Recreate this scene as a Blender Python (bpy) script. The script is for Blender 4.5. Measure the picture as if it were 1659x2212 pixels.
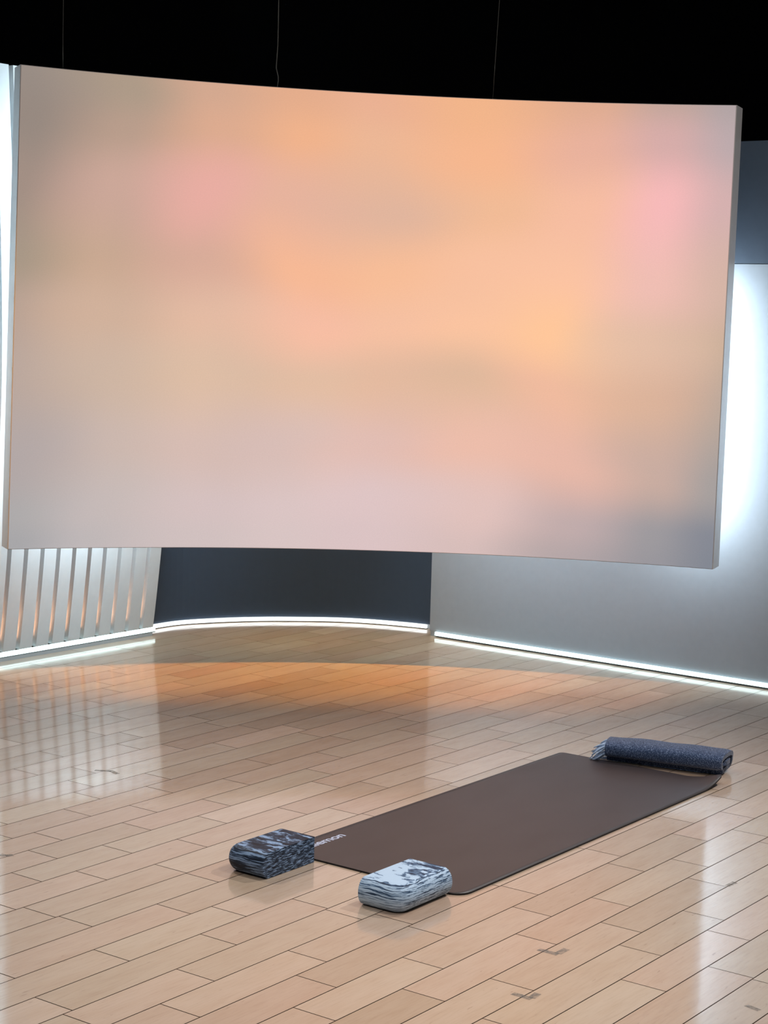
import bpy, bmesh, math, random
from mathutils import Vector, Matrix

random.seed(7)
S = bpy.context.scene
for o in list(bpy.data.objects):
    bpy.data.objects.remove(o)
COL = S.collection

# ------------------------------------------------------------------ camera
F_PX = 3912.74
cam_d = bpy.data.cameras.new('camera')
cam_d.sensor_fit = 'VERTICAL'
cam_d.sensor_height = 24.0
cam_d.lens = F_PX / 2212 * 24.0
cam_d.clip_end = 100
cam = bpy.data.objects.new('camera', cam_d)
COL.objects.link(cam)
CR = Vector((0.99961012, 0.0030019, 0.0277598))
CU = Vector((-0.02792164, 0.10746984, 0.99381619))
CF = Vector((0.0, 0.99420381, -0.10751176))
CZ = 1.60347
m = Matrix.Identity(4)
for i in range(3):
    m[i][0] = CR[i]; m[i][1] = CU[i]; m[i][2] = -CF[i]
m[2][3] = CZ
cam.matrix_world = m
S.camera = cam

# ------------------------------------------------------------------ colour management, world
S.view_settings.view_transform = 'Standard'
S.view_settings.look = 'None'
S.view_settings.exposure = 0.0
S.view_settings.gamma = 1.0
S.view_settings.use_curve_mapping = False
w = bpy.data.worlds.new('studio_air')
S.world = w
w.use_nodes = True
w.node_tree.nodes['Background'].inputs[0].default_value = (0.55, 0.65, 0.8, 1)
w.node_tree.nodes['Background'].inputs[1].default_value = 0.035


def s2l(c):
    out = []
    for v in c[:3]:
        v = v / 255.0
        out.append(v / 12.92 if v <= 0.04045 else ((v + 0.055) / 1.055) ** 2.4)
    return (out[0], out[1], out[2], 1.0)


def look_at(o, target):
    d = Vector(target) - o.location
    o.rotation_euler = d.to_track_quat('-Z', 'Y').to_euler()


def area(name, loc, target, sx, sy, power, color, spread=180):
    l = bpy.data.lights.new(name, 'AREA')
    l.shape = 'RECTANGLE'; l.size = sx; l.size_y = sy
    l.energy = power; l.color = color
    l.spread = math.radians(spread)
    o = bpy.data.objects.new(name, l); COL.objects.link(o)
    o.location = loc; look_at(o, target)
    return o


def spot(name, loc, target, power, color, ang=60, blend=0.6, r=0.05):
    l = bpy.data.lights.new(name, 'SPOT')
    l.energy = power; l.color = color
    l.spot_size = math.radians(ang); l.spot_blend = blend
    l.shadow_soft_size = r
    o = bpy.data.objects.new(name, l); COL.objects.link(o)
    o.location = loc; look_at(o, target)
    return o


# ------------------------------------------------------------------ lights of the studio
WHITE = (1.0, 0.965, 0.94)
spot('studio_spot_right', (3.2, 6.9, 4.2), (0.3, 4.9, 0), 470, WHITE, 62, 1.0, 0.05)
spot('studio_spot_back', (2.2, 4.2, 4.3), (0.0, 5.4, 0), 190, WHITE, 56, 1.0, 0.05)
spot('studio_spot_left', (-2.6, 7.4, 4.3), (0.1, 5.0, 0), 300, (1.0, 0.94, 0.88), 56, 1.0, 0.05)
spot('studio_spot_front', (-0.6, 1.2, 4.6), (0.0, 4.5, 0), 350, WHITE, 45, 1.0, 0.06)
area('studio_softbox', (0.2, 4.2, 4.8), (0.2, 5.0, 0), 3.0, 2.0, 38, (1.0, 0.95, 0.91))
area('added_fill_right', (3.6, 5.0, 2.6), (1.3, 7.9, 1.5), 0.8, 0.8, 6, (1.0, 0.96, 0.93), 70)  # added fill, no actual fixture; brightens the screen's right side panel
# warm wash hung above the screen
for wx in (-1.25, -0.6, 0.05, 0.65):
    spot('warm_wash', (wx, 6.35, 4.0), (wx, 8.15, 0), 520, (1.0, 0.45, 0.05), 27, 1.0, 0.015)
# cool bars behind the screen washing the side walls
area('cool_bar_left', (-1.05, 8.16, 1.68), (-1.75, 8.46, 1.62), 0.10, 1.8, 36, (0.72, 0.90, 1.0))
area('cool_bar_right', (1.30, 7.99, 1.25), (1.90, 8.55, 1.20), 0.10, 1.1, 12, (0.74, 0.90, 1.0))
area('added_cool_fill', (0.30, 8.55, 1.5), (1.10, 8.75, 0.7), 0.4, 0.8, 13, (0.80, 0.93, 1.0), 120)  # extra soft source, not a real bar; lifts the right wall's left part
area('added_rear_fill', (-0.35, 8.85, 1.9), (-0.35, 8.90, 0), 1.3, 0.2, 4, (1.0, 0.74, 0.36), 60)  # invented warm fill that lifts and yellows the floor behind the screen


# ------------------------------------------------------------------ node helpers
class NT:
    def __init__(self, name):
        self.m = bpy.data.materials.new(name)
        self.m.use_nodes = True
        self.t = self.m.node_tree
        self.b = self.t.nodes['Principled BSDF']

    def n(self, kind, **kw):
        nd = self.t.nodes.new(kind)
        for k, v in kw.items():
            if k.startswith('i_'):
                key = k[2:]
                nd.inputs[int(key) if key.isdigit() else key].default_value = v
            else:
                setattr(nd, k, v)
        return nd

    def l(self, a, b):
        self.t.links.new(a, b)

    def inp(self, name, v):
        self.b.inputs[name].default_value = v

    def math(self, op, a, b=None, clamp=False):
        nd = self.n('ShaderNodeMath', operation=op, use_clamp=clamp)
        for i, x in enumerate((a, b)):
            if x is None: continue
            if isinstance(x, (int, float)): nd.inputs[i].default_value = x
            else: self.l(x, nd.inputs[i])
        return nd.outputs[0]

    def mix(self, fac, a, b, blend='MIX'):
        nd = self.n('ShaderNodeMix', data_type='RGBA', blend_type=blend)
        for sock, x in ((nd.inputs[0], fac), (nd.inputs[6], a), (nd.inputs[7], b)):
            if isinstance(x, (int, float)): sock.default_value = x
            elif isinstance(x, tuple): sock.default_value = x
            else: self.l(x, sock)
        return nd.outputs[2]

    def ramp(self, fac, stops, interp='LINEAR'):
        nd = self.n('ShaderNodeValToRGB')
        cr = nd.color_ramp; cr.interpolation = interp
        while len(cr.elements) < len(stops): cr.elements.new(0.5)
        for e, (p, c) in zip(cr.elements, stops):
            e.position = p; e.color = c if len(c) == 4 else (*c, 1)
        self.l(fac, nd.inputs[0])
        return nd.outputs[0]

    def noise(self, vec, scale, detail=4, rough=0.55):
        nd = self.n('ShaderNodeTexNoise')
        nd.inputs['Scale'].default_value = scale
        nd.inputs['Detail'].default_value = detail
        nd.inputs['Roughness'].default_value = rough
        if vec is not None: self.l(vec, nd.inputs['Vector'])
        return nd.outputs['Fac']

    def mapping(self, vec, scale=(1, 1, 1), rot=(0, 0, 0), loc=(0, 0, 0)):
        nd = self.n('ShaderNodeMapping')
        nd.inputs['Scale'].default_value = scale
        nd.inputs['Rotation'].default_value = rot
        nd.inputs['Location'].default_value = loc
        self.l(vec, nd.inputs['Vector'])
        return nd.outputs[0]

    def bump(self, h, strength, dist=0.01):
        nd = self.n('ShaderNodeBump')
        nd.inputs['Strength'].default_value = strength
        nd.inputs['Distance'].default_value = dist
        self.l(h, nd.inputs['Height']); self.l(nd.outputs[0], self.b.inputs['Normal'])


def plain(name, rgb, rough=0.6, noise_amt=0.04, spec=0.5, metal=0.0, scale=30):
    M = NT(name)
    tc = M.n('ShaderNodeTexCoord')
    f = M.noise(tc.outputs['Object'], scale, 3)
    c = s2l(rgb)
    lo = tuple(v * (1 - noise_amt) for v in c[:3]) + (1,)
    hi = tuple(min(1, v * (1 + noise_amt)) for v in c[:3]) + (1,)
    M.l(M.ramp(f, [(0.3, lo), (0.7, hi)]), M.b.inputs['Base Color'])
    M.inp('Roughness', rough); M.inp('Specular IOR Level', spec); M.inp('Metallic', metal)
    return M.m


def glow(name, rgb, strength):
    M = NT(name)
    M.inp('Base Color', s2l(rgb)); M.inp('Emission Color', s2l(rgb)); M.inp('Emission Strength', strength)
    M.inp('Roughness', 0.4)
    return M.m


# ------------------------------------------------------------------ object helpers
def link(name, me, mat=None, parent=None):
    o = bpy.data.objects.new(name, me)
    COL.objects.link(o)
    if mat is not None and me is not None: me.materials.append(mat)
    if parent is not None: o.parent = parent
    return o


def bm_obj(name, bm, mat, parent=None, smooth=False, recalc=True):
    if recalc: bmesh.ops.recalc_face_normals(bm, faces=bm.faces)
    me = bpy.data.meshes.new(name)
    bm.to_mesh(me); bm.free()
    if smooth:
        for p in me.polygons: p.use_smooth = True
    return link(name, me, mat, parent)


def thing(name, label, cat, loc=(0, 0, 0), rz=0, group=None):
    o = bpy.data.objects.new(name, None); COL.objects.link(o)
    o.empty_display_size = 0.1
    o.location = loc; o.rotation_euler = (0, 0, rz)
    tag(o, label, cat, group)
    return o


def tag(o, label, cat, group=None):
    o['label'] = label; o['category'] = cat
    if group: o['group'] = group
    return o


def structure(o):
    o['kind'] = 'structure'
    return o


def prism(bm, pts, z0, z1):
    """vertical prism over a plan outline"""
    lo = [bm.verts.new((x, y, z0)) for x, y in pts]
    hi = [bm.verts.new((x, y, z1)) for x, y in pts]
    n = len(pts)
    for i in range(n):
        j = (i + 1) % n
        bm.faces.new((lo[i], lo[j], hi[j], hi[i]))
    bm.faces.new(list(reversed(lo))); bm.faces.new(hi)


def box(bm, c, sx, sy, sz):
    x, y, z = c
    prism(bm, [(x - sx / 2, y - sy / 2), (x + sx / 2, y - sy / 2), (x + sx / 2, y + sy / 2), (x - sx / 2, y + sy / 2)],
          z - sz / 2, z + sz / 2)


def ribbon(bm, line, thick, z0, z1):
    """a wall of given thickness standing on a plan polyline; thickness goes to the left of the walk"""
    n = len(line)
    outer = []
    for i, (x, y) in enumerate(line):
        a = Vector(line[max(0, i - 1)]); b = Vector(line[min(n - 1, i + 1)])
        d = (b - a).normalized(); nrm = Vector((-d.y, d.x))
        outer.append((x + nrm.x * thick, y + nrm.y * thick))
    V = {}
    for k, L in (('i', line), ('o', outer)):
        for kz, z in (('l', z0), ('h', z1)):
            V[k + kz] = [bm.verts.new((x, y, z)) for x, y in L]
    for i in range(n - 1):
        bm.faces.new((V['il'][i], V['il'][i + 1], V['ih'][i + 1], V['ih'][i]))
        bm.faces.new((V['ol'][i + 1], V['ol'][i], V['oh'][i], V['oh'][i + 1]))
        bm.faces.new((V['ih'][i], V['ih'][i + 1], V['oh'][i + 1], V['oh'][i]))
        bm.faces.new((V['ol'][i], V['ol'][i + 1], V['il'][i + 1], V['il'][i]))
    for i in (0, n - 1):
        bm.faces.new((V['il'][i], V['ih'][i], V['oh'][i], V['ol'][i]))


def tube(bm, pts, r, seg=6, taper=None):
    rings = []
    n = len(pts)
    for i, p in enumerate(pts):
        p = Vector(p)
        a = Vector(pts[max(0, i - 1)]); b = Vector(pts[min(n - 1, i + 1)])
        d = (b - a).normalized()
        up = Vector((0, 0, 1)) if abs(d.z) < 0.9 else Vector((1, 0, 0))
        s = d.cross(up).normalized(); t = s.cross(d)
        rr = r if taper is None else r * taper[i]
        rings.append([bm.verts.new(p + (s * math.cos(2 * math.pi * k / seg) + t * math.sin(2 * math.pi * k / seg)) * rr)
                      for k in range(seg)])
    for i in range(n - 1):
        for k in range(seg):
            k2 = (k + 1) % seg
            bm.faces.new((rings[i][k], rings[i][k2], rings[i + 1][k2], rings[i + 1][k]))
    bm.faces.new(list(reversed(rings[0]))); bm.faces.new(rings[-1])


# ------------------------------------------------------------------ floor
YAW = 0.9403348972642789
U = 0.1247
V0 = 46.36632897
AX = Vector((math.cos(YAW), math.sin(YAW)))      # along the planks
BX = Vector((-math.sin(YAW), math.cos(YAW)))     # across the planks
JOINTS = {8: [35.9], 9: [34.0, 46.06], 10: [35.22], 11: [34.14], 12: [33.39, 36.11], 13: [32.07, 35.11, 50.81],
          14: [30.12, 33.45, 37.12, 49.84], 15: [29.01, 32.17, 35.17, 39.54], 16: [27.58, 30.47, 33.88, 38.55, 44.39],
          17: [25.9, 28.63, 32.02, 42.89, 46.37, 49.56], 18: [30.19, 36.75, 45.55, 48.92, 51.9], 19: [26.2, 48.15],
          20: [23.15, 28.14], 22: [27.33], 23: [30.26], 24: [27.76],
          25: [26.79, 30.56, 34.21, 38.07, 41.95, 44.81], 26: [25.47, 28.96, 33.12, 37.37, 40.69, 43.45],
          27: [27.56, 31.66, 34.85, 42.08], 28: [29.13, 37.61], 29: [32.5], 30: [30.77, 34.56], 31: [32.57]}


def fp(u, v, z=0.0):
    p = AX * (u * U) + BX * (v * U)
    return Vector((p.x, p.y, z))


M = NT('maple_planks')
tc = M.n('ShaderNodeTexCoord')
att = M.n('ShaderNodeAttribute', attribute_name='plank')
sep = M.n('ShaderNodeSeparateColor'); M.l(att.outputs['Color'], sep.inputs[0])
gv = M.mapping(tc.outputs['Object'], rot=(0, 0, -YAW))
off = M.n('ShaderNodeCombineXYZ')
M.l(M.math('MULTIPLY', sep.outputs[0], 37.0), off.inputs[0]); M.l(M.math('MULTIPLY', sep.outputs[1], 53.0), off.inputs[1])
addv = M.n('ShaderNodeVectorMath', operation='ADD'); M.l(gv, addv.inputs[0]); M.l(off.outputs[0], addv.inputs[1])
grain_v = M.mapping(addv.outputs[0], scale=(2.2, 26, 1))
grain = M.noise(grain_v, 5.0, 8, 0.62)
blot = M.noise(M.mapping(addv.outputs[0], scale=(1.2, 4.5, 1)), 4.0, 4, 0.55)
base = M.ramp(sep.outputs[0], [(0.0, s2l((172, 148, 128))), (0.2, s2l((185, 163, 144))), (0.55, s2l((194, 174, 156))),
                              (0.85, s2l((204, 185, 168))), (1.0, s2l((212, 196, 182)))])
hue = M.ramp(sep.outputs[1], [(0.0, (1.0, 0.89, 0.83, 1)), (0.3, (1.0, 0.98, 0.94, 1)), (0.65, (0.96, 0.99, 0.94, 1)), (0.85, (1.0, 0.96, 0.93, 1)), (1.0, (1.0, 0.91, 0.88, 1))])
c1 = M.mix(0.7, base, hue, 'MULTIPLY')
c2 = M.mix(0.75, c1, M.ramp(grain, [(0.28, (0.84, 0.80, 0.76, 1)), (0.5, (0.985, 0.98, 0.97, 1)), (0.75, (1.03, 1.02, 1.01, 1))]), 'MULTIPLY')
c3 = M.mix(0.8, c2, M.ramp(blot, [(0.3, (0.91, 0.86, 0.81, 1)), (0.6, (1.0, 1.0, 1.0, 1))]), 'MULTIPLY')
# mineral streaks and small scuffs
streak = M.noise(M.mapping(addv.outputs[0], scale=(9, 45, 1)), 2.2, 3, 0.5)
sm = M.ramp(streak, [(0.67, (0, 0, 0, 1)), (0.74, (1, 1, 1, 1))])
c4 = M.mix(M.math('MULTIPLY', sm, 0.35), c3, s2l((120, 88, 66)))
M.l(c4, M.b.inputs['Base Color'])
M.inp('Roughness', 0.42); M.inp('Specular IOR Level', 0.35)
M.inp('Coat Weight', 1.0); M.inp('Coat IOR', 1.45)
cr_n = M.noise(M.mapping(tc.outputs['Object'], scale=(1, 1, 1)), 3.0, 3)
M.l(M.ramp(cr_n, [(0.3, (0.065, 0.065, 0.065, 1)), (0.7, (0.11, 0.11, 0.11, 1))]), M.b.inputs['Coat Roughness'])
MAPLE = M.m

me = bpy.data.meshes.new('floor')
verts = []; faces = []; cols = []
rnd = random.Random(11)
GAP = 0.0115     # half of the seam, in plank widths
for k in range(-75, 62):
    js = sorted(JOINTS.get(k, []))
    allj = []
    u = -45 + rnd.random() * 3.5
    cut = []
    while u < 150:
        cut.append(u); u += 3.0 + rnd.random() * 1.6
    if js:
        cut = [c for c in cut if c < js[0] - 2.6 or c > js[-1] + 2.6] + js
        cut.sort()
        full = [cut[0]]
        for c in cut[1:]:
            g = c - full[-1]
            if g > 7.0:
                n_ = max(2, round(g / 3.9)); a0 = full[-1]
                for q in range(1, n_): full.append(a0 + g * q / n_ + rnd.uniform(-0.35, 0.35))
            full.append(c)
        cut = full
    v_hi = V0 - k; v_lo = V0 - k - 1
    for a, b in zip(cut[:-1], cut[1:]):
        mid = fp((a + b) / 2, (v_hi + v_lo) / 2)
        if mid.y < -3.5 or mid.y > 11.2 or abs(mid.x) > 6.5: continue
        i0 = len(verts)
        g = GAP
        for (uu, vv) in ((a + g, v_lo + g), (b - g, v_lo + g), (b - g, v_hi - g), (a + g, v_hi - g)):
            verts.append(fp(uu, vv, 0.0))
        faces.append((i0, i0 + 1, i0 + 2, i0 + 3))
        cols.append((min(1, max(0, rnd.gauss(0.55, 0.17))), rnd.random(), rnd.random()))
n_pl = len(faces)
i0 = len(verts)
for x, y in ((-7, -4), (7, -4), (7, 11.6), (-7, 11.6)): verts.append(Vector((x, y, -0.0025)))
faces.append((i0, i0 + 1, i0 + 2, i0 + 3)); cols.append((0, 0, 0))
me.from_pydata([tuple(v) for v in verts], [], faces)
me.materials.append(MAPLE)
me.materials.append(plain('floor_seam', (96, 66, 46), 0.8, 0.1))
me.polygons[n_pl].material_index = 1
ca = me.color_attributes.new('plank', 'FLOAT_COLOR', 'CORNER')
for p in me.polygons:
    for li in p.loop_indices: ca.data[li].color = (*cols[p.index], 1)
floor = structure(link('floor', me))

# ------------------------------------------------------------------ side and rear walls
WHITE_WALL = plain('white_wall_paint', (158, 163, 170), 0.55, 0.02, 0.4)
DARK_WALL = plain('charcoal_wall_paint', (76, 86, 100), 0.6, 0.03, 0.4)
CENTRE_WALL = plain('charcoal_centre_paint', (58, 72, 90), 0.6, 0.03, 0.4)
BLACK = plain('black_curtain', (10, 11, 15), 0.95, 0.15, 0.1)
SLAT = plain('white_slat_lacquer', (214, 218, 220), 0.35, 0.015, 0.5)
SLAT_BACK = plain('slat_backing', (120, 120, 122), 0.6, 0.03)
PLINTH = plain('pale_grey_plinth', (178, 182, 184), 0.5, 0.02)
ALU = plain('led_channel_aluminium', (120, 128, 130), 0.4, 0.03, 0.5, 0.6)
LED_COOL = glow('led_diffuser_cool', (226, 250, 250), 1.9)
LED_WHITE = glow('led_diffuser_white', (240, 246, 250), 1.9)

# right wall: pale lower panel under a dark upper panel
RA = Vector((0.257, 9.037)); RB = Vector((1.728, 7.925))
rd = (RB - RA).normalized(); rn = Vector((-rd.y, rd.x))    # rn points away from the room
if rn.y < 0: rn = -rn
R_END = RA + rd * 4.2
R_START = RA - rd * 0.02
bm = bmesh.new()
ribbon(bm, [tuple(R_START + rn * 0.012), tuple(R_END + rn * 0.012)], 0.12, 0.028, 1.875)
wr = structure(bm_obj('wall_right', bm, WHITE_WALL))
bm = bmesh.new()
ribbon(bm, [tuple(R_START + rn * 0.012), tuple(R_END + rn * 0.012)], 0.12, 1.878, 2.41)
up = bm_obj('upper_panel', bm, DARK_WALL, wr); up['label'] = 'dark slate upper panel above the pale wall'
bm = bmesh.new()
ribbon(bm, [tuple(R_START + rn * 0.02), tuple(R_END + rn * 0.02)], 0.10, 0.0, 0.028)
structure(bm_obj('baseboard_right', bm, PLINTH))

# centre wall: concave charcoal wall
CP = [(-1.150, 9.02), (-1.021, 9.165), (-0.818, 9.275), (-0.62, 9.34), (-0.417, 9.372), (-0.23, 9.385), (-0.055, 9.36), (0.10, 9.31), (0.235, 9.25), (0.31, 9.20)]


def smooth_line(P, n=6):
    out = []
    for i in range(len(P) - 1):
        p0 = Vector(P[max(0, i - 1)]); p1 = Vector(P[i]); p2 = Vector(P[i + 1]); p3 = Vector(P[min(len(P) - 1, i + 2)])
        for k in range(n):
            t = k / n
            q = 0.5 * ((2 * p1) + (p2 - p0) * t + (2 * p0 - 5 * p1 + 4 * p2 - p3) * t * t + (3 * p1 - p0 - 3 * p2 + p3) * t ** 3)
            out.append((q.x, q.y))
    out.append(tuple(P[-1]))
    return out


CL = smooth_line(CP, 6)
CLo = [(x, y + 0.018) for x, y in CL]
bm = bmesh.new(); ribbon(bm, CLo, 0.10, 0.024, 2.45)
structure(bm_obj('wall_centre', bm, CENTRE_WALL, smooth=False))
bm = bmesh.new(); ribbon(bm, [(x, y + 0.026) for x, y in CL], 0.08, 0.0, 0.024)
structure(bm_obj('baseboard_centre', bm, PLINTH))

# left wall: white vertical slats that bow out into the room
LA = Vector((-1.717, 8.068)); LB = Vector((-1.129, 8.843))
ld = (LB - LA).normalized(); ln = Vector((ld.y, -ld.x))     # ln points into the room
L_START = LA - ld * 1.35
TOP_L = 2.612


def bow(z):
    K = [(-0.3, -0.05), (0.0, 0.0), (0.25, 0.034), (0.5, 0.062), (0.9, 0.090), (1.4, 0.106), (2.0, 0.090), (2.6, 0.056), (3.2, 0.02)]
    for i in range(1, len(K) - 2):
        if z <= K[i + 1][0] or i == len(K) - 3:
            (z0, a0), (z1, a1), (z2, a2), (z3, a3) = K[i - 1:i + 3]
            t = (z - z1) / (z2 - z1)
            m1 = (a2 - a0) / (z2 - z0) * (z2 - z1); m2 = (a3 - a1) / (z3 - z1) * (z2 - z1)
            return ((2 * t ** 3 - 3 * t * t + 1) * a1 + (t ** 3 - 2 * t * t + t) * m1
                    + (-2 * t ** 3 + 3 * t * t) * a2 + (t ** 3 - t * t) * m2)


bm = bmesh.new()
NZ = 28
prev = None
for i in range(NZ + 1):
    z = 0.045 + (TOP_L - 0.05) * i / NZ
    o_ = bow(z)
    ring = []
    for (t, d) in ((L_START, -0.052), (LB, -0.052), (LB, -0.11), (L_START, -0.11)):
        p = t + ln * (d + o_)
        ring.append(bm.verts.new((p.x, p.y, z)))
    if prev:
        for k in range(4):
            bm.faces.new((prev[k], prev[(k + 1) % 4], ring[(k + 1) % 4], ring[k]))
    else: bm.faces.new(list(reversed(ring)))
    prev = ring
bm.faces.new(prev)
wl = structure(bm_obj('wall_left', bm, SLAT_BACK))
slat_me = None
PITCH = 0.0985
n_sl = 24
for s_i in range(n_sl):
    start = LB - ld * (0.0765 + s_i * PITCH)
    if slat_me is None:
        bm = bmesh.new(); prev = None
        for i in range(NZ * 2 + 1):
            z = 0.045 + TOP_L * i / (NZ * 2) * 0.995
            o_ = bow(z)
            ring = []
            for (a, d) in ((0, 0.0), (0.0735, 0.0), (0.0735, -0.055), (0, -0.055)):
                p = ld * a + ln * (d + o_)
                ring.append(bm.verts.new((p.x, p.y, z)))
            if prev:
                for k in range(4):
                    bm.faces.new((prev[k], prev[(k + 1) % 4], ring[(k + 1) % 4], ring[k]))
            else: bm.faces.new(list(reversed(ring)))
            prev = ring
        bm.faces.new(prev)
        o = bm_obj('slat', bm, SLAT, wl); slat_me = o
    else:
        o = slat_me.copy(); COL.objects.link(o); o.parent = wl
    o.location = (start.x, start.y, 0)
    # small warm lamp at the foot of each gap, shining up between the slats
    if s_i < 12:
        gp = start - ld * ((PITCH - 0.0735) / 2) + ln * (bow(0.06) - 0.026)
        l_ = bpy.data.lights.new('slat_gap_lamp', 'AREA'); l_.shape = 'RECTANGLE'; l_.size = 0.012; l_.size_y = 0.03
        l_.energy = 0.075; l_.color = (1.0, 0.50, 0.27); l_.spread = math.radians(24)
        lo2 = bpy.data.objects.new('slat_gap_lamp', l_); COL.objects.link(lo2)
        lo2.location = (gp.x, gp.y, 0.055); lo2.rotation_euler = (math.pi, 0, math.atan2(ld.y, ld.x))
bm = bmesh.new()
ribbon(bm, [tuple(L_START + ln * 0.0), tuple(LB + ln * 0.0)], 0.10, 0.0, 0.016)
structure(bm_obj('baseboard_left', bm, PLINTH))


# LED strips along the three walls
def led(name, line, label, z0, z1, mat, depth=0.012, back=0.006):
    t = thing(name, label, 'light strip', (line[0][0], line[0][1], 0))
    loc = Vector((line[0][0], line[0][1]))
    L = [(x - loc.x, y - loc.y) for x, y in line]
    bm = bmesh.new(); ribbon(bm, L, depth, z0, z1)
    bm_obj('diffuser', bm, mat, t)
    bm = bmesh.new()
    ribbon(bm, L, depth + back, z0 - 0.004, z0)
    bm_obj('channel', bm, ALU, t)
    return t


led('led_strip', [tuple(L_START + ln * 0.0), tuple(LB + ln * 0.0 + ld * 0.02)],
    'cool white LED strip along the foot of the white slatted wall', 0.020, 0.040, LED_COOL)
led('led_strip', [(x, y) for x, y in CL if x < 0.245],
    'curved cool white LED strip along the foot of the dark centre wall', 0.004, 0.022, LED_WHITE)
led('led_strip', [tuple(RA + rd * 0.02), tuple(R_END)],
    'straight cool white LED strip along the foot of the pale right wall', 0.008, 0.026, LED_COOL)

# black surroundings
bm = bmesh.new(); box(bm, (0, 11.4, 3.0), 13, 0.1, 6.0)
bb = structure(bm_obj('wall_back', bm, BLACK))
SEAM = plain('curtain_seam', (30, 32, 40), 0.9, 0.1)
bm = bmesh.new(); box(bm, (0, 4.0, 6.05), 13, 15, 0.1)
structure(bm_obj('ceiling', bm, BLACK))

# ------------------------------------------------------------------ curved screen
SC_R = 3.9; SC_CX = -0.05; SC_D = 8.0; SC_CY = SC_D - SC_R


def ray(px, py):
    x = (px - 829.5) / F_PX; y = -(py - 1106) / F_PX
    return CR * x + CU * y + CF


def on_arc(px, py, dr=0.0):
    d = ray(px, py); R = SC_R + dr
    a = d.x ** 2 + d.y ** 2; b = -2 * (d.x * SC_CX + d.y * SC_CY); c = SC_CX ** 2 + SC_CY ** 2 - R * R
    t = (-b + math.sqrt(b * b - 4 * a * c)) / (2 * a)
    p = d * t; return Vector((p.x, p.y, p.z + CZ))


tl = on_arc(44, 139); tr = on_arc(1592, 227); bl = on_arc(16, 1187); br = on_arc(1540, 1230)
Z_TOP = (tl.z, tr.z); Z_BOT = (bl.z, br.z)


def ang(p): return math.atan2(p.x - SC_CX, p.y - SC_CY)


A_T = (ang(tl), ang(tr)); A_B = (ang(bl), ang(br))


def scr(u, v, dr=0.0):
    """u 0..1 left to right, v 0..1 top to bottom"""
    a = (A_T[0] * (1 - v) + A_B[0] * v) * (1 - u) + (A_T[1] * (1 - v) + A_B[1] * v) * u
    z = (Z_TOP[0] * (1 - v) + Z_BOT[0] * v) * (1 - u) + (Z_TOP[1] * (1 - v) + Z_BOT[1] * v) * u
    R = SC_R + dr
    return (SC_CX + R * math.sin(a), SC_CY + R * math.cos(a), z)


def grid_face(name, mat, parent, dr, m_):
    bm = bmesh.new(); uvl = bm.loops.layers.uv.new('UVMap')
    NU, NV = 64, 24
    G = [[bm.verts.new(scr(m_ + (1 - 2 * m_) * i / NU, m_ + (1 - 2 * m_) * j / NV, dr)) for i in range(NU + 1)] for j in range(NV + 1)]
    for j in range(NV):
        for i in range(NU):
            f = bm.faces.new((G[j][i], G[j + 1][i], G[j + 1][i + 1], G[j][i + 1]))
            for lp, (a, b) in zip(f.loops, ((i, j), (i, j + 1), (i + 1, j + 1), (i + 1, j))):
                lp[uvl].uv = (a / NU, b / NV)
    return bm_obj(name, bm, mat, parent, smooth=True, recalc=False)


ROWS = [  # v, colours at the u stops
    (0.000, [(152, 136, 127), (174, 150, 130), (214, 165, 132), (232, 170, 128), (238, 174, 135), (246, 178, 126), (226, 168, 132), (192, 160, 148), (176, 158, 158)]),
    (0.110, [(150, 132, 122), (186, 153, 134), (224, 168, 132), (244, 176, 128), (240, 180, 138), (250, 180, 130), (236, 174, 145), (216, 168, 164), (188, 165, 167)]),
    (0.240, [(162, 138, 126), (206, 164, 148), (236, 170, 152), (234, 176, 146), (228, 178, 146), (245, 184, 138), (250, 186, 150), (250, 182, 175), (214, 172, 170)]),
    (0.370, [(158, 142, 128), (194, 160, 140), (218, 168, 142), (250, 182, 138), (250, 186, 140), (252, 190, 148), (252, 190, 150), (242, 186, 174), (214, 176, 160)]),
    (0.500, [(174, 152, 142), (200, 168, 150), (224, 180, 152), (246, 184, 152), (244, 186, 150), (250, 190, 148), (252, 192, 142), (226, 184, 154), (198, 168, 145)]),
    (0.630, [(176, 158, 152), (196, 172, 158), (212, 180, 160), (218, 180, 158), (222, 178, 154), (214, 174, 150), (234, 178, 146), (216, 172, 148), (184, 162, 148)]),
    (0.790, [(170, 160, 162), (192, 174, 170), (202, 178, 175), (206, 180, 178), (216, 180, 175), (226, 178, 165), (226, 176, 162), (196, 165, 155), (164, 154, 152)]),
    (0.920, [(166, 164, 167), (188, 178, 180), (202, 184, 188), (208, 188, 192), (212, 188, 193), (214, 184, 184), (184, 163, 166), (148, 145, 152), (128, 130, 142)]),
    (1.000, [(160, 160, 165), (182, 176, 180), (198, 184, 188), (206, 188, 192), (208, 186, 192), (204, 180, 182), (170, 157, 162), (142, 141, 150), (124, 128, 140)]),
]
USTOPS = [0.0, 0.13, 0.26, 0.39, 0.51, 0.66, 0.78, 0.90, 1.0]
M = NT('screen_image')
uv = M.n('ShaderNodeUVMap', uv_map='UVMap')
wn = M.n('ShaderNodeTexNoise'); wn.inputs['Scale'].default_value = 2.8; wn.inputs['Detail'].default_value = 1.0
M.l(uv.outputs[0], wn.inputs['Vector'])
wsub = M.n('ShaderNodeVectorMath', operation='SUBTRACT'); M.l(wn.outputs['Color'], wsub.inputs[0]); wsub.inputs[1].default_value = (0.5, 0.5, 0.5)
wsc = M.n('ShaderNodeVectorMath', operation='SCALE'); M.l(wsub.outputs[0], wsc.inputs[0]); wsc.inputs['Scale'].default_value = 0.17
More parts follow.
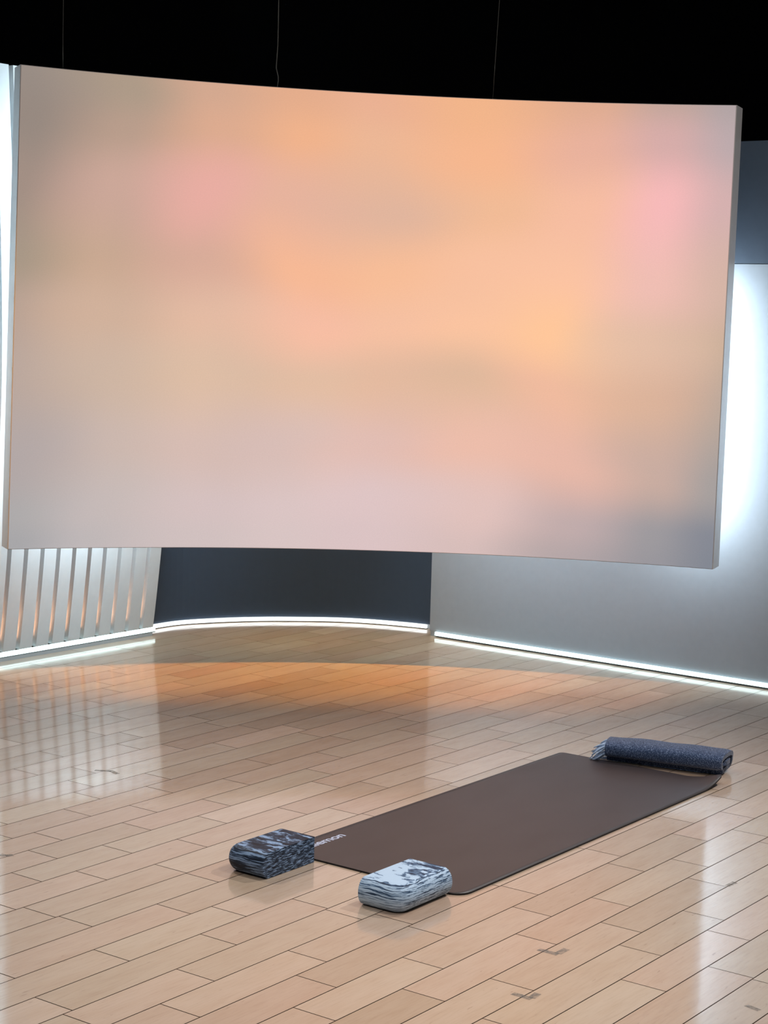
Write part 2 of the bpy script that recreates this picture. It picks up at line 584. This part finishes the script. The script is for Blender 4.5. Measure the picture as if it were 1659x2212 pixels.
wadd = M.n('ShaderNodeVectorMath', operation='ADD'); M.l(uv.outputs[0], wadd.inputs[0]); M.l(wsc.outputs[0], wadd.inputs[1])
sx = M.n('ShaderNodeSeparateXYZ'); M.l(wadd.outputs[0], sx.inputs[0])
cur = None
for ri, (v, cs) in enumerate(ROWS):
    cs = [(min(255, r_ + 1), min(255, g_ + 5), b_ + (12 if r_ - b_ > 70 else 6)) for r_, g_, b_ in cs]
    rr = M.ramp(sx.outputs[0], [(u_, s2l(c)) for u_, c in zip(USTOPS, cs)], 'EASE')
    if cur is None: cur = rr
    else:
        v_prev = ROWS[ri - 1][0]
        mr = M.n('ShaderNodeMapRange', interpolation_type='SMOOTHSTEP')
        M.l(sx.outputs[1], mr.inputs[0]); mr.inputs[1].default_value = v_prev; mr.inputs[2].default_value = v
        cur = M.mix(mr.outputs[0], cur, rr)
weave = M.n('ShaderNodeTexNoise'); weave.inputs['Scale'].default_value = 500
M.l(uv.outputs[0], weave.inputs['Vector'])
cur = M.mix(1.0, cur, M.ramp(weave.outputs['Fac'], [(0.3, (0.97, 0.97, 0.97, 1)), (0.7, (1.02, 1.02, 1.02, 1))]), 'MULTIPLY')
M.l(cur, M.b.inputs['Emission Color'])
SCREEN_EM = 0.93
M.inp('Emission Strength', SCREEN_EM)
M.inp('Base Color', (0.10, 0.10, 0.10, 1)); M.inp('Roughness', 0.7); M.inp('Specular IOR Level', 0.2)
SCREEN_IMG = M.m

RIM = plain('screen_rim_grey', (206, 204, 204), 0.25, 0.02, 0.6)
scr_root = thing('display_screen', 'large curved screen glowing with a blurred peach and pink sunset, hung above the floor', 'screen',
                 scr(0.5, 1.0, 0.05))
bpy.context.view_layer.update()
inv = Matrix.Translation(-scr_root.location)


def shift(o):
    o.data.transform(inv)


TH = 0.12
bm = bmesh.new()
NU = 64
loops_ = []
for dr, in ((0.0,), (TH,)):
    for v in (0.0, 1.0):
        loops_.append([bm.verts.new(scr(i / NU, v, dr)) for i in range(NU + 1)])
ft, fb, bt, bb_ = loops_
for i in range(NU):
    bm.faces.new((ft[i], ft[i + 1], bt[i + 1], bt[i]))
    bm.faces.new((fb[i + 1], fb[i], bb_[i], bb_[i + 1]))
    bm.faces.new((bt[i], bt[i + 1], bb_[i + 1], bb_[i]))
    bm.faces.new((ft[i + 1], ft[i], fb[i], fb[i + 1]))
for i in (0, NU):
    bm.faces.new((ft[i], bt[i], bb_[i], fb[i]))
o = bm_obj('screen_body', bm, RIM, scr_root); shift(o); o['label'] = 'plain pale grey body and edge of the screen'
o = grid_face('screen_face', SCREEN_IMG, scr_root, -0.0025, 0.0012); shift(o)

# suspension cables
CABLE = plain('steel_cable', (120, 118, 112), 0.4, 0.05, 0.5, 0.7)


def cable(px_pts, label, r):
    pts = []
    for (x, y) in px_pts:
        d = ray(x, y)
        pts.append(d)
    # all points in the plane just behind the screen face
    base_p = on_arc(px_pts[-1][0], px_pts[-1][1], 0.04)
    depth = base_p.y
    P3 = []
    for d in pts:
        t = depth / d.y
        P3.append(Vector((d.x * t, depth, d.z * t + CZ)))
    P3[-1].z = min(P3[-1].z, base_p.z)
    top = P3[0].copy(); top.x += (P3[0].x - P3[1].x) * 0.2; top.z = 6.0
    P3 = [top] + P3
    root = P3[-1].copy()
    bm = bmesh.new(); tube(bm, [p - root for p in P3], r, 6)
    o = bm_obj('suspension_cable', bm, CABLE, smooth=True)
    o.location = root
    tag(o, label, 'cable', 'thin cables above the screen')


cable([(602, 0), (601, 60), (600, 100), (597, 140), (597, 148), (601, 165), (601, 175), (598, 196)],
      'thin slack cable with a kink, above the screen left of its middle', 0.0024)
cable([(1079, 0), (1072, 100), (1064, 221)], 'very faint straight cable above the screen, right of its middle', 0.0012)
cable([(137, 0), (136, 80), (136, 151)], 'faint straight cable near the left end of the screen top', 0.0012)

# ------------------------------------------------------------------ yoga mat
A3 = Vector((0.589 / 0.99990, 0.808 / 0.99990, 0)).normalized()
B3 = Vector((-A3.y, A3.x, 0))
MAT_O = Vector((-0.289, 5.288, 0))            # near left corner
MAT_W = 0.661; MAT_L = 1.655
RZ = math.atan2(A3.y, A3.x)
mat_root = thing('yoga_mat', 'long dark brown yoga mat unrolled on the planks, its far end curling up', 'yoga mat', MAT_O, RZ)
M = NT('mat_top_rubber')
tc = M.n('ShaderNodeTexCoord')
n1 = M.noise(M.mapping(tc.outputs['Object'], scale=(1, 2.5, 1)), 3.5, 5, 0.6)
n2 = M.noise(tc.outputs['Object'], 900, 2)
cA = M.ramp(n1, [(0.3, s2l((54, 47, 49))), (0.6, s2l((60, 53, 55))), (0.8, s2l((57, 52, 56)))])
sm_ = M.noise(M.mapping(tc.outputs['Object'], scale=(3.2, 9, 1), loc=(0.3, 0.1, 0)), 2.0, 3, 0.6)
cA = M.mix(M.math('MULTIPLY', M.ramp(sm_, [(0.66, (0, 0, 0, 1)), (0.74, (1, 1, 1, 1))]), 0.35), cA, s2l((36, 33, 36)))
M.l(cA, M.b.inputs['Base Color'])
M.inp('Roughness', 0.42); M.inp('Specular IOR Level', 0.55)
M.bump(n2, 0.25, 0.0006)
MAT_TOP = M.m
MAT_BOT = plain('mat_black_underside', (22, 20, 22), 0.7, 0.05)

NL, NW = 90, 34
RC = 0.050; RF = 0.022


def mat_curl(x, y):
    """height of the mat's underside; x along, y across (0 at the left edge, negative to the right)"""
    t = (x - (MAT_L - 0.16)) / 0.16
    if t <= 0: return 0.0
    q = min(1.0, max(0.0, (-y / MAT_W - 0.76) / 0.24))
    h = 0.034 * q * q * t * t
    tt = (x - (MAT_L - 0.035)) / 0.035
    return h


def mat_xy(i, j):
    x = MAT_L * i / NL; 
    # rounded corners: shrink the half width near the ends
    inset = 0.0
    for (d, r) in ((x, RC), (MAT_L - x, RF)):
        if d < r: inset = max(inset, r - math.sqrt(max(0, r * r - (r - d) ** 2)))
    y = -inset - (MAT_W - 2 * inset) * j / NW
    return x, y


def clus(i):
    return i


bm = bmesh.new(); bm2 = bmesh.new()
xs = [0, .001, .004, .009, .016, .025, .036, .05] + [0.05 + (MAT_L - 0.20) * k / 60 for k in range(1, 60)] + \
     [MAT_L - 0.15 + 0.128 * k / 22 for k in range(0, 22)] + [MAT_L - d for d in (.022, .016, .011, .006, .003, .001, 0)]
T1, T0 = 0.0055, 0.0030


def mrow(bmx, x, dz):
    inset = 0.0
    for (d, r) in ((x, RC), (MAT_L - x, RF)):
        if d < r: inset = max(inset, r - math.sqrt(max(0, r * r - (r - d) ** 2)))
    row = []
    for j in range(NW + 1):
        y = -inset - (MAT_W - 2 * inset) * j / NW
        row.append(bmx.verts.new((x, y, 0.0004 + mat_curl(x, y) + dz)))
    return row


def slab(bmx, z0, z1):
    LO = [mrow(bmx, x, z0) for x in xs]; HI = [mrow(bmx, x, z1) for x in xs]
    n = len(xs)
    for i in range(n - 1):
        for j in range(NW):
            bmx.faces.new((HI[i][j], HI[i + 1][j], HI[i + 1][j + 1], HI[i][j + 1]))
            bmx.faces.new((LO[i][j], LO[i][j + 1], LO[i + 1][j + 1], LO[i + 1][j]))
        bmx.faces.new((LO[i][0], LO[i + 1][0], HI[i + 1][0], HI[i][0]))
        bmx.faces.new((LO[i + 1][NW], LO[i][NW], HI[i][NW], HI[i + 1][NW]))
    for j in range(NW):
        bmx.faces.new((LO[0][j + 1], LO[0][j], HI[0][j], HI[0][j + 1]))
        bmx.faces.new((LO[-1][j], LO[-1][j + 1], HI[-1][j + 1], HI[-1][j]))


slab(bm, 0.0042, 0.0052); slab(bm2, 0.0, 0.0042)
o = bm_obj('mat_surface', bm, MAT_TOP, mat_root, smooth=True)
o = bm_obj('mat_underside', bm2, MAT_BOT, mat_root, smooth=False); o['label'] = 'black rubber underside of the mat'

# lettering
fc = bpy.data.curves.new('lettering', 'FONT'); fc.body = 'lululemon'
fc.size = 0.046; fc.extrude = 0.0002; fc.offset = 0.0008; fc.space_character = 0.97
tmp = bpy.data.objects.new('lettering_tmp', fc); COL.objects.link(tmp)
bpy.context.view_layer.update()
dg = bpy.context.evaluated_depsgraph_get()
lm = bpy.data.meshes.new_from_object(tmp.evaluated_get(dg))
bpy.data.objects.remove(tmp)
xs_ = [v.co.x for v in lm.vertices]; wdt = max(xs_) - min(xs_)
sc_ = 0.222 / wdt
for v in lm.vertices: v.co.x = (v.co.x - min(xs_)) * sc_
lm.materials.clear()
lo_ = link('lettering', lm, plain('pale_blue_print', (196, 206, 232), 0.5, 0.03), mat_root)
lo_.location = (0.030, -0.064, 0.0058)
lo_['label'] = 'pale blue printed lettering'


# ------------------------------------------------------------------ foam blocks
def foam(name, dark, mid, light, bias, seed, amt_sharp=0.06, fx=17.0):
    M = NT(name)
    tc = M.n('ShaderNodeTexCoord')
    vec = tc.outputs['Object']
    wob = M.noise(M.mapping(vec, scale=(14, 10, 20), loc=(seed, 0, 0)), 1.0, 3, 0.6)
    sp = M.n('ShaderNodeSeparateXYZ'); M.l(vec, sp.inputs[0])
    zz = M.math('ADD', sp.outputs[2], M.math('MULTIPLY', M.math('SUBTRACT', wob, 0.5), 0.014))
    cb = M.n('ShaderNodeCombineXYZ')
    M.l(M.math('MULTIPLY', sp.outputs[0], fx), cb.inputs[0])
    M.l(M.math('MULTIPLY', sp.outputs[1], 7.0), cb.inputs[1])
    M.l(M.math('ADD', M.math('MULTIPLY', zz, 330.0), seed), cb.inputs[2])
    f = M.noise(cb.outputs[0], 1.0, 5, 0.62)
    fine = M.noise(M.mapping(vec, scale=(60, 22, 420), loc=(0, seed, 0)), 1.0, 3, 0.6)
    g = M.math('ADD', M.math('MULTIPLY', f, 0.72), M.math('MULTIPLY', fine, 0.28))
    c = M.ramp(g, [(bias - amt_sharp * 1.3, dark), (bias - amt_sharp * 0.2, mid), (bias + amt_sharp * 0.35, light)])
    M.l(c, M.b.inputs['Base Color']); M.inp('Roughness', 0.55); M.inp('Specular IOR Level', 0.35)
    M.bump(fine, 0.15, 0.001)
    return M.m


def block(name, label, loc, blen, bwid, h, bull_side, mat):
    """local x along the length (0 = sharp end, negative = rounded end), y across; bull_side -1: rounded side at y<0, +1: at y>0"""
    bm = bmesh.new()
    ins = 0.030; NR = 22
    prev = None
    for k in range(NR + 1):
        th = math.pi * k / NR
        z = h / 2 - h / 2 * math.cos(th)
        d = ins * (1 - math.sin(th))
        d_sh = 0.0015 if k in (0, NR) else 0.0       # tiny edge break on flat sides
        x0 = -blen + d; x1 = -d_sh
        if bull_side < 0: y0 = -bwid + d; y1 = -d_sh
        else: y0 = d_sh; y1 = bwid - d
        R = 0.042 if False else max(0.006, 0.045 - d * 0.8)
        pts = []
        cs = []
        # corners anticlockwise: (x0,y0),(x1,y0),(x1,y1),(x0,y1)
        rad = {0: R if bull_side < 0 else 0.003, 1: 0.003, 2: 0.003, 3: R if bull_side > 0 else 0.003}
        if bull_side < 0: rad[3] = 0.003
        for ci, (cx, cy, a0) in enumerate(((x0, y0, math.pi), (x1, y0, 1.5 * math.pi), (x1, y1, 0), (x0, y1, 0.5 * math.pi))):
            r = rad[ci]
            ox = cx + r if ci in (0, 3) else cx - r
            oy = cy + r if ci in (0, 1) else cy - r
            for q in range(7):
                a = a0 + (math.pi / 2) * q / 6
                pts.append((ox + r * math.cos(a), oy + r * math.sin(a)))
        ring = [bm.verts.new((x, y, z)) for x, y in pts]
        if prev:
            n = len(ring)
            for q in range(n):
                bm.faces.new((prev[q], prev[(q + 1) % n], ring[(q + 1) % n], ring[q]))
        else: bm.faces.new(list(reversed(ring)))
        prev = ring
    bm.faces.new(prev)
    o = bm_obj(name, bm, mat)
    for p in o.data.polygons: p.use_smooth = True
    bpy.context.view_layer.objects.active = o
    md = o.modifiers.new('edge', 'EDGE_SPLIT'); md.split_angle = math.radians(40)
    o.location = loc; o.rotation_euler = (0, 0, RZ)
    tag(o, label, 'yoga block')
    return o


DARK_FOAM = foam('marbled_foam_dark', s2l((14, 24, 40)), s2l((42, 58, 80)), s2l((138, 166, 202)), 0.525, 3.1, 0.085, 36.0)
LIGHT_FOAM = foam('marbled_foam_light', s2l((30, 52, 80)), s2l((98, 130, 166)), s2l((190, 216, 242)), 0.480, 8.4, 0.05, 13.0)
block('yoga_block', 'dark navy marbled foam yoga block by the near left corner of the mat', (-0.176, 5.190, 0.0005),
      0.237, 0.152, 0.077, +1, DARK_FOAM)
block('yoga_block', 'pale blue and white marbled foam yoga block against the near edge of the mat',
      (0.101, 5.000, 0.0005), 0.245, 0.148, 0.077, -1, LIGHT_FOAM)

# ------------------------------------------------------------------ folded blanket
BL0 = Vector((0.822, 6.470, 0)); BL1 = Vector((1.222, 6.302, 0))
bd = (BL1 - BL0).normalized()
brz = math.atan2(bd.y, bd.x)
BLEN = 0.432; BDEP = 0.160; BH = 0.096
M = NT('heather_blue_wool')
tc = M.n('ShaderNodeTexCoord')
fl = M.noise(M.mapping(tc.outputs['Object'], scale=(1, 1, 1)), 240, 3, 0.7)
fl2 = M.noise(M.mapping(tc.outputs['Object'], scale=(6, 60, 60)), 2.0, 4, 0.6)
c = M.ramp(fl, [(0.36, s2l((38, 54, 84))), (0.52, s2l((66, 86, 122))), (0.64, s2l((132, 148, 180)))])
c = M.mix(0.6, c, M.ramp(fl2, [(0.35, (0.72, 0.76, 0.80, 1)), (0.65, (1.1, 1.1, 1.08, 1))]), 'MULTIPLY')
M.l(c, M.b.inputs['Base Color']); M.inp('Roughness', 0.95); M.inp('Specular IOR Level', 0.15)
M.inp('Sheen Weight', 0.35)
M.bump(fl, 0.7, 0.004)
WOOL = M.m
FR = plain('pale_blue_fringe_yarn', (186, 210, 240), 0.9, 0.12, 0.2, 0, 200)

bl_root = thing('folded_blanket', 'folded dark blue heather blanket with pale fringe at the far end of the mat', 'blanket',
                (BL0.x, BL0.y, 0.0), brz)


def spiral_profile():
    """flattened roll: outline points (y back, z up) of the cloth centre line, from the outside in"""
    P = []
    th = 0.0195
    turns = 2.6
    n = 150
    for i in range(n + 1):
        a = -0.55 * math.pi + 2 * math.pi * turns * i / n     # start under the front
        k = 2 * math.pi * turns * i / n / (2 * math.pi)
        hw = BDEP / 2 - th / 2 - k * th * 1.10
        hh = BH / 2 - th / 2 - k * th * 0.92
        hw = max(hw, 0.012); hh = max(hh, 0.0015)
        c_, s_ = math.cos(a), math.sin(a)
        e = 2.6 if s_ > 0 else 4.2
        y = hw * math.copysign(abs(c_) ** (2 / e), c_); z = hh * math.copysign(abs(s_) ** (2 / e), s_)
        P.append((y, z))
    return P, th


def thick_strip(P, th):
    L_, R_ = [], []
    n = len(P)
    for i in range(n):
        a = Vector(P[max(0, i - 1)]); b = Vector(P[min(n - 1, i + 1)])
        d = (b - a)
        if d.length < 1e-9: d = Vector((1, 0))
        d.normalize(); nn = Vector((-d.y, d.x))
        p = Vector(P[i]); tt = th * 0.47
        L_.append(p + nn * tt); R_.append(p - nn * tt)
    return L_, R_


P, th = spiral_profile()
L_, R_ = thick_strip(P, th)
bm = bmesh.new()
NX = 60
rb = random.Random(5)
from mathutils import noise as mnoise
rows = []
for ix in range(NX + 1):
    t = ix / NX
    x0 = BLEN * t
    ring = []
    for side, LL in ((0, L_), (1, R_)):
        seq = LL if side == 0 else list(reversed(LL))
        nP = len(seq)
        for q, p in enumerate(seq):
            qq = q if side == 0 else nP - 1 - q
            kk = qq / nP
            yy = p.x; zz = p.y
            # gentle unevenness, ends bulge and droop
            xx = x0 + (0.010 * math.sin(kk * 9.0) + 0.016 * mnoise.noise(Vector((kk * 6, 3.3, 0)))) * (1 if t > 0.5 else -0.5) * abs(2 * t - 1) ** 2
            nz = mnoise.noise(Vector((x0 * 9, kk * 5, 1.7))) * 0.0035
            squash = 1.0 - 0.10 * (1 - t) ** 3
            end = max(0, (t - 0.93) / 0.07)
            zz2 = (zz * squash) * (1 - 0.14 * end * end)
            zsag = 0.003 * mnoise.noise(Vector((x0 * 5, 0.3, 8.1)))
            yy2 = yy * (1 - 0.05 * end * end) + nz
            # keep it on the ground
            z_fin = BH / 2 * squash + zz2 + (nz + zsag if zz > 0 else abs(nz) * 0.3)
            ring.append(bm.verts.new((xx, yy2 + BDEP / 2, z_fin)))
    rows.append(ring)
nR = len(rows[0])
for ix in range(NX):
    for q in range(nR):
        q2 = (q + 1) % nR
        bm.faces.new((rows[ix][q], rows[ix][q2], rows[ix + 1][q2], rows[ix + 1][q]))
half = nR // 2
for ring in (rows[0], rows[-1]):
    for q in range(half - 1):
        bm.faces.new((ring[q], ring[q + 1], ring[nR - 2 - q], ring[nR - 1 - q]))
o = bm_obj('wool_roll', bm, WOOL, bl_root, smooth=True)
o.location = (0, 0, 0.0062); o.rotation_euler = (0, 0.012, 0)
md = o.modifiers.new('edge', 'EDGE_SPLIT'); md.split_angle = math.radians(50)

# fringe: yarns hanging out of the left end
bm = bmesh.new()
rf = random.Random(21)
for k in range(85):
    i = rf.randrange(0, len(P) * 2 // 3)
    y, z = P[i]
    y = y + BDEP / 2 + rf.uniform(-.003, .003); z = z * 0.9 + BH / 2 * 0.92 + 0.006
    L0 = rf.uniform(0.030, 0.068)
    pts = []
    dy = rf.uniform(-0.012, 0.012); drp = rf.uniform(0.35, 1.0)
    for q in range(7):
        t = q / 6
        zz = max(0.008 + rf.uniform(0, .002), z - drp * (t ** 1.6) * L0 * 0.9)
        pts.append((0.010 - L0 * t * (1 if zz > 0.009 else 1.1), y + dy * t + 0.002 * math.sin(t * 9 + k), zz))
    tube(bm, pts, rf.uniform(0.0018, 0.0030), 5, [1.2, 1, .9, 1.1, 1.3, 0.9, 0.5])
o = bm_obj('fringe', bm, FR, bl_root, smooth=True); o['kind'] = 'stuff'; o['label'] = 'pale blue fringe of loose yarn'


# ------------------------------------------------------------------ tape residue on the floor
def tape_mat():
    M = NT('grey_tape_residue')
    tc = M.n('ShaderNodeTexCoord')
    f = M.noise(M.mapping(tc.outputs['Object'], scale=(1, 1, 1)), 60, 4, 0.65)
    M.inp('Base Color', s2l((128, 128, 126))); M.inp('Roughness', 0.6)
    M.l(M.ramp(f, [(0.34, (0.06, 0.06, 0.06, 1)), (0.72, (0.40, 0.40, 0.40, 1))]), M.b.inputs['Alpha'])
    return M.m


TAPE = tape_mat()


def floor_pt(px, py):
    d = ray(px, py); t = -CZ / d.z
    return Vector((d.x * t, d.y * t, 0))


def tape(strokes, label, width=0.019, name='tape_mark'):
    pts = [[floor_pt(*p) for p in st] for st in strokes]
    org = pts[0][0].copy()
    bm = bmesh.new()
    for n_, st in enumerate(pts):
        for a, b in zip(st[:-1], st[1:]):
            d = (b - a).normalized(); nn = Vector((-d.y, d.x, 0)) * width / 2
            z0 = 0.0003 + 0.0001 * n_
            prism(bm, [((a + nn - org).x, (a + nn - org).y), ((a - nn - org).x, (a - nn - org).y),
                       ((b - nn - org).x, (b - nn - org).y), ((b + nn - org).x, (b + nn - org).y)], z0, z0 + 0.0003)
    o = bm_obj(name, bm, TAPE)
    o.location = org
    tag(o, label, 'tape mark')


tape([[(1163, 2051), (1205, 2062)], [(1205, 2060), (1224, 2050)]], 'grey L-shaped tape residue on the planks, farther of the two L marks')
tape([[(1107, 2146), (1148, 2158)], [(1148, 2156), (1162, 2146)]], 'grey L-shaped tape residue on the planks, nearer of the two L marks')
tape([[(1612, 2172), (1640, 2183)]], 'short grey tape scrap near the bottom right corner of the floor', 0.016)
tape([[(1571, 1914), (1588, 1906)]], 'short grey tape scrap across a plank seam to the right of the pale block', 0.016)
tape([[(205, 1664), (240, 1666)], [(238, 1665), (254, 1672)]], 'faint grey tape scrap on the floor in front of the slatted wall', 0.018)
tape([[(0, 1846), (12, 1849), (28, 1847)]], 'faint grey tape scrap at the left edge of the floor', 0.02)
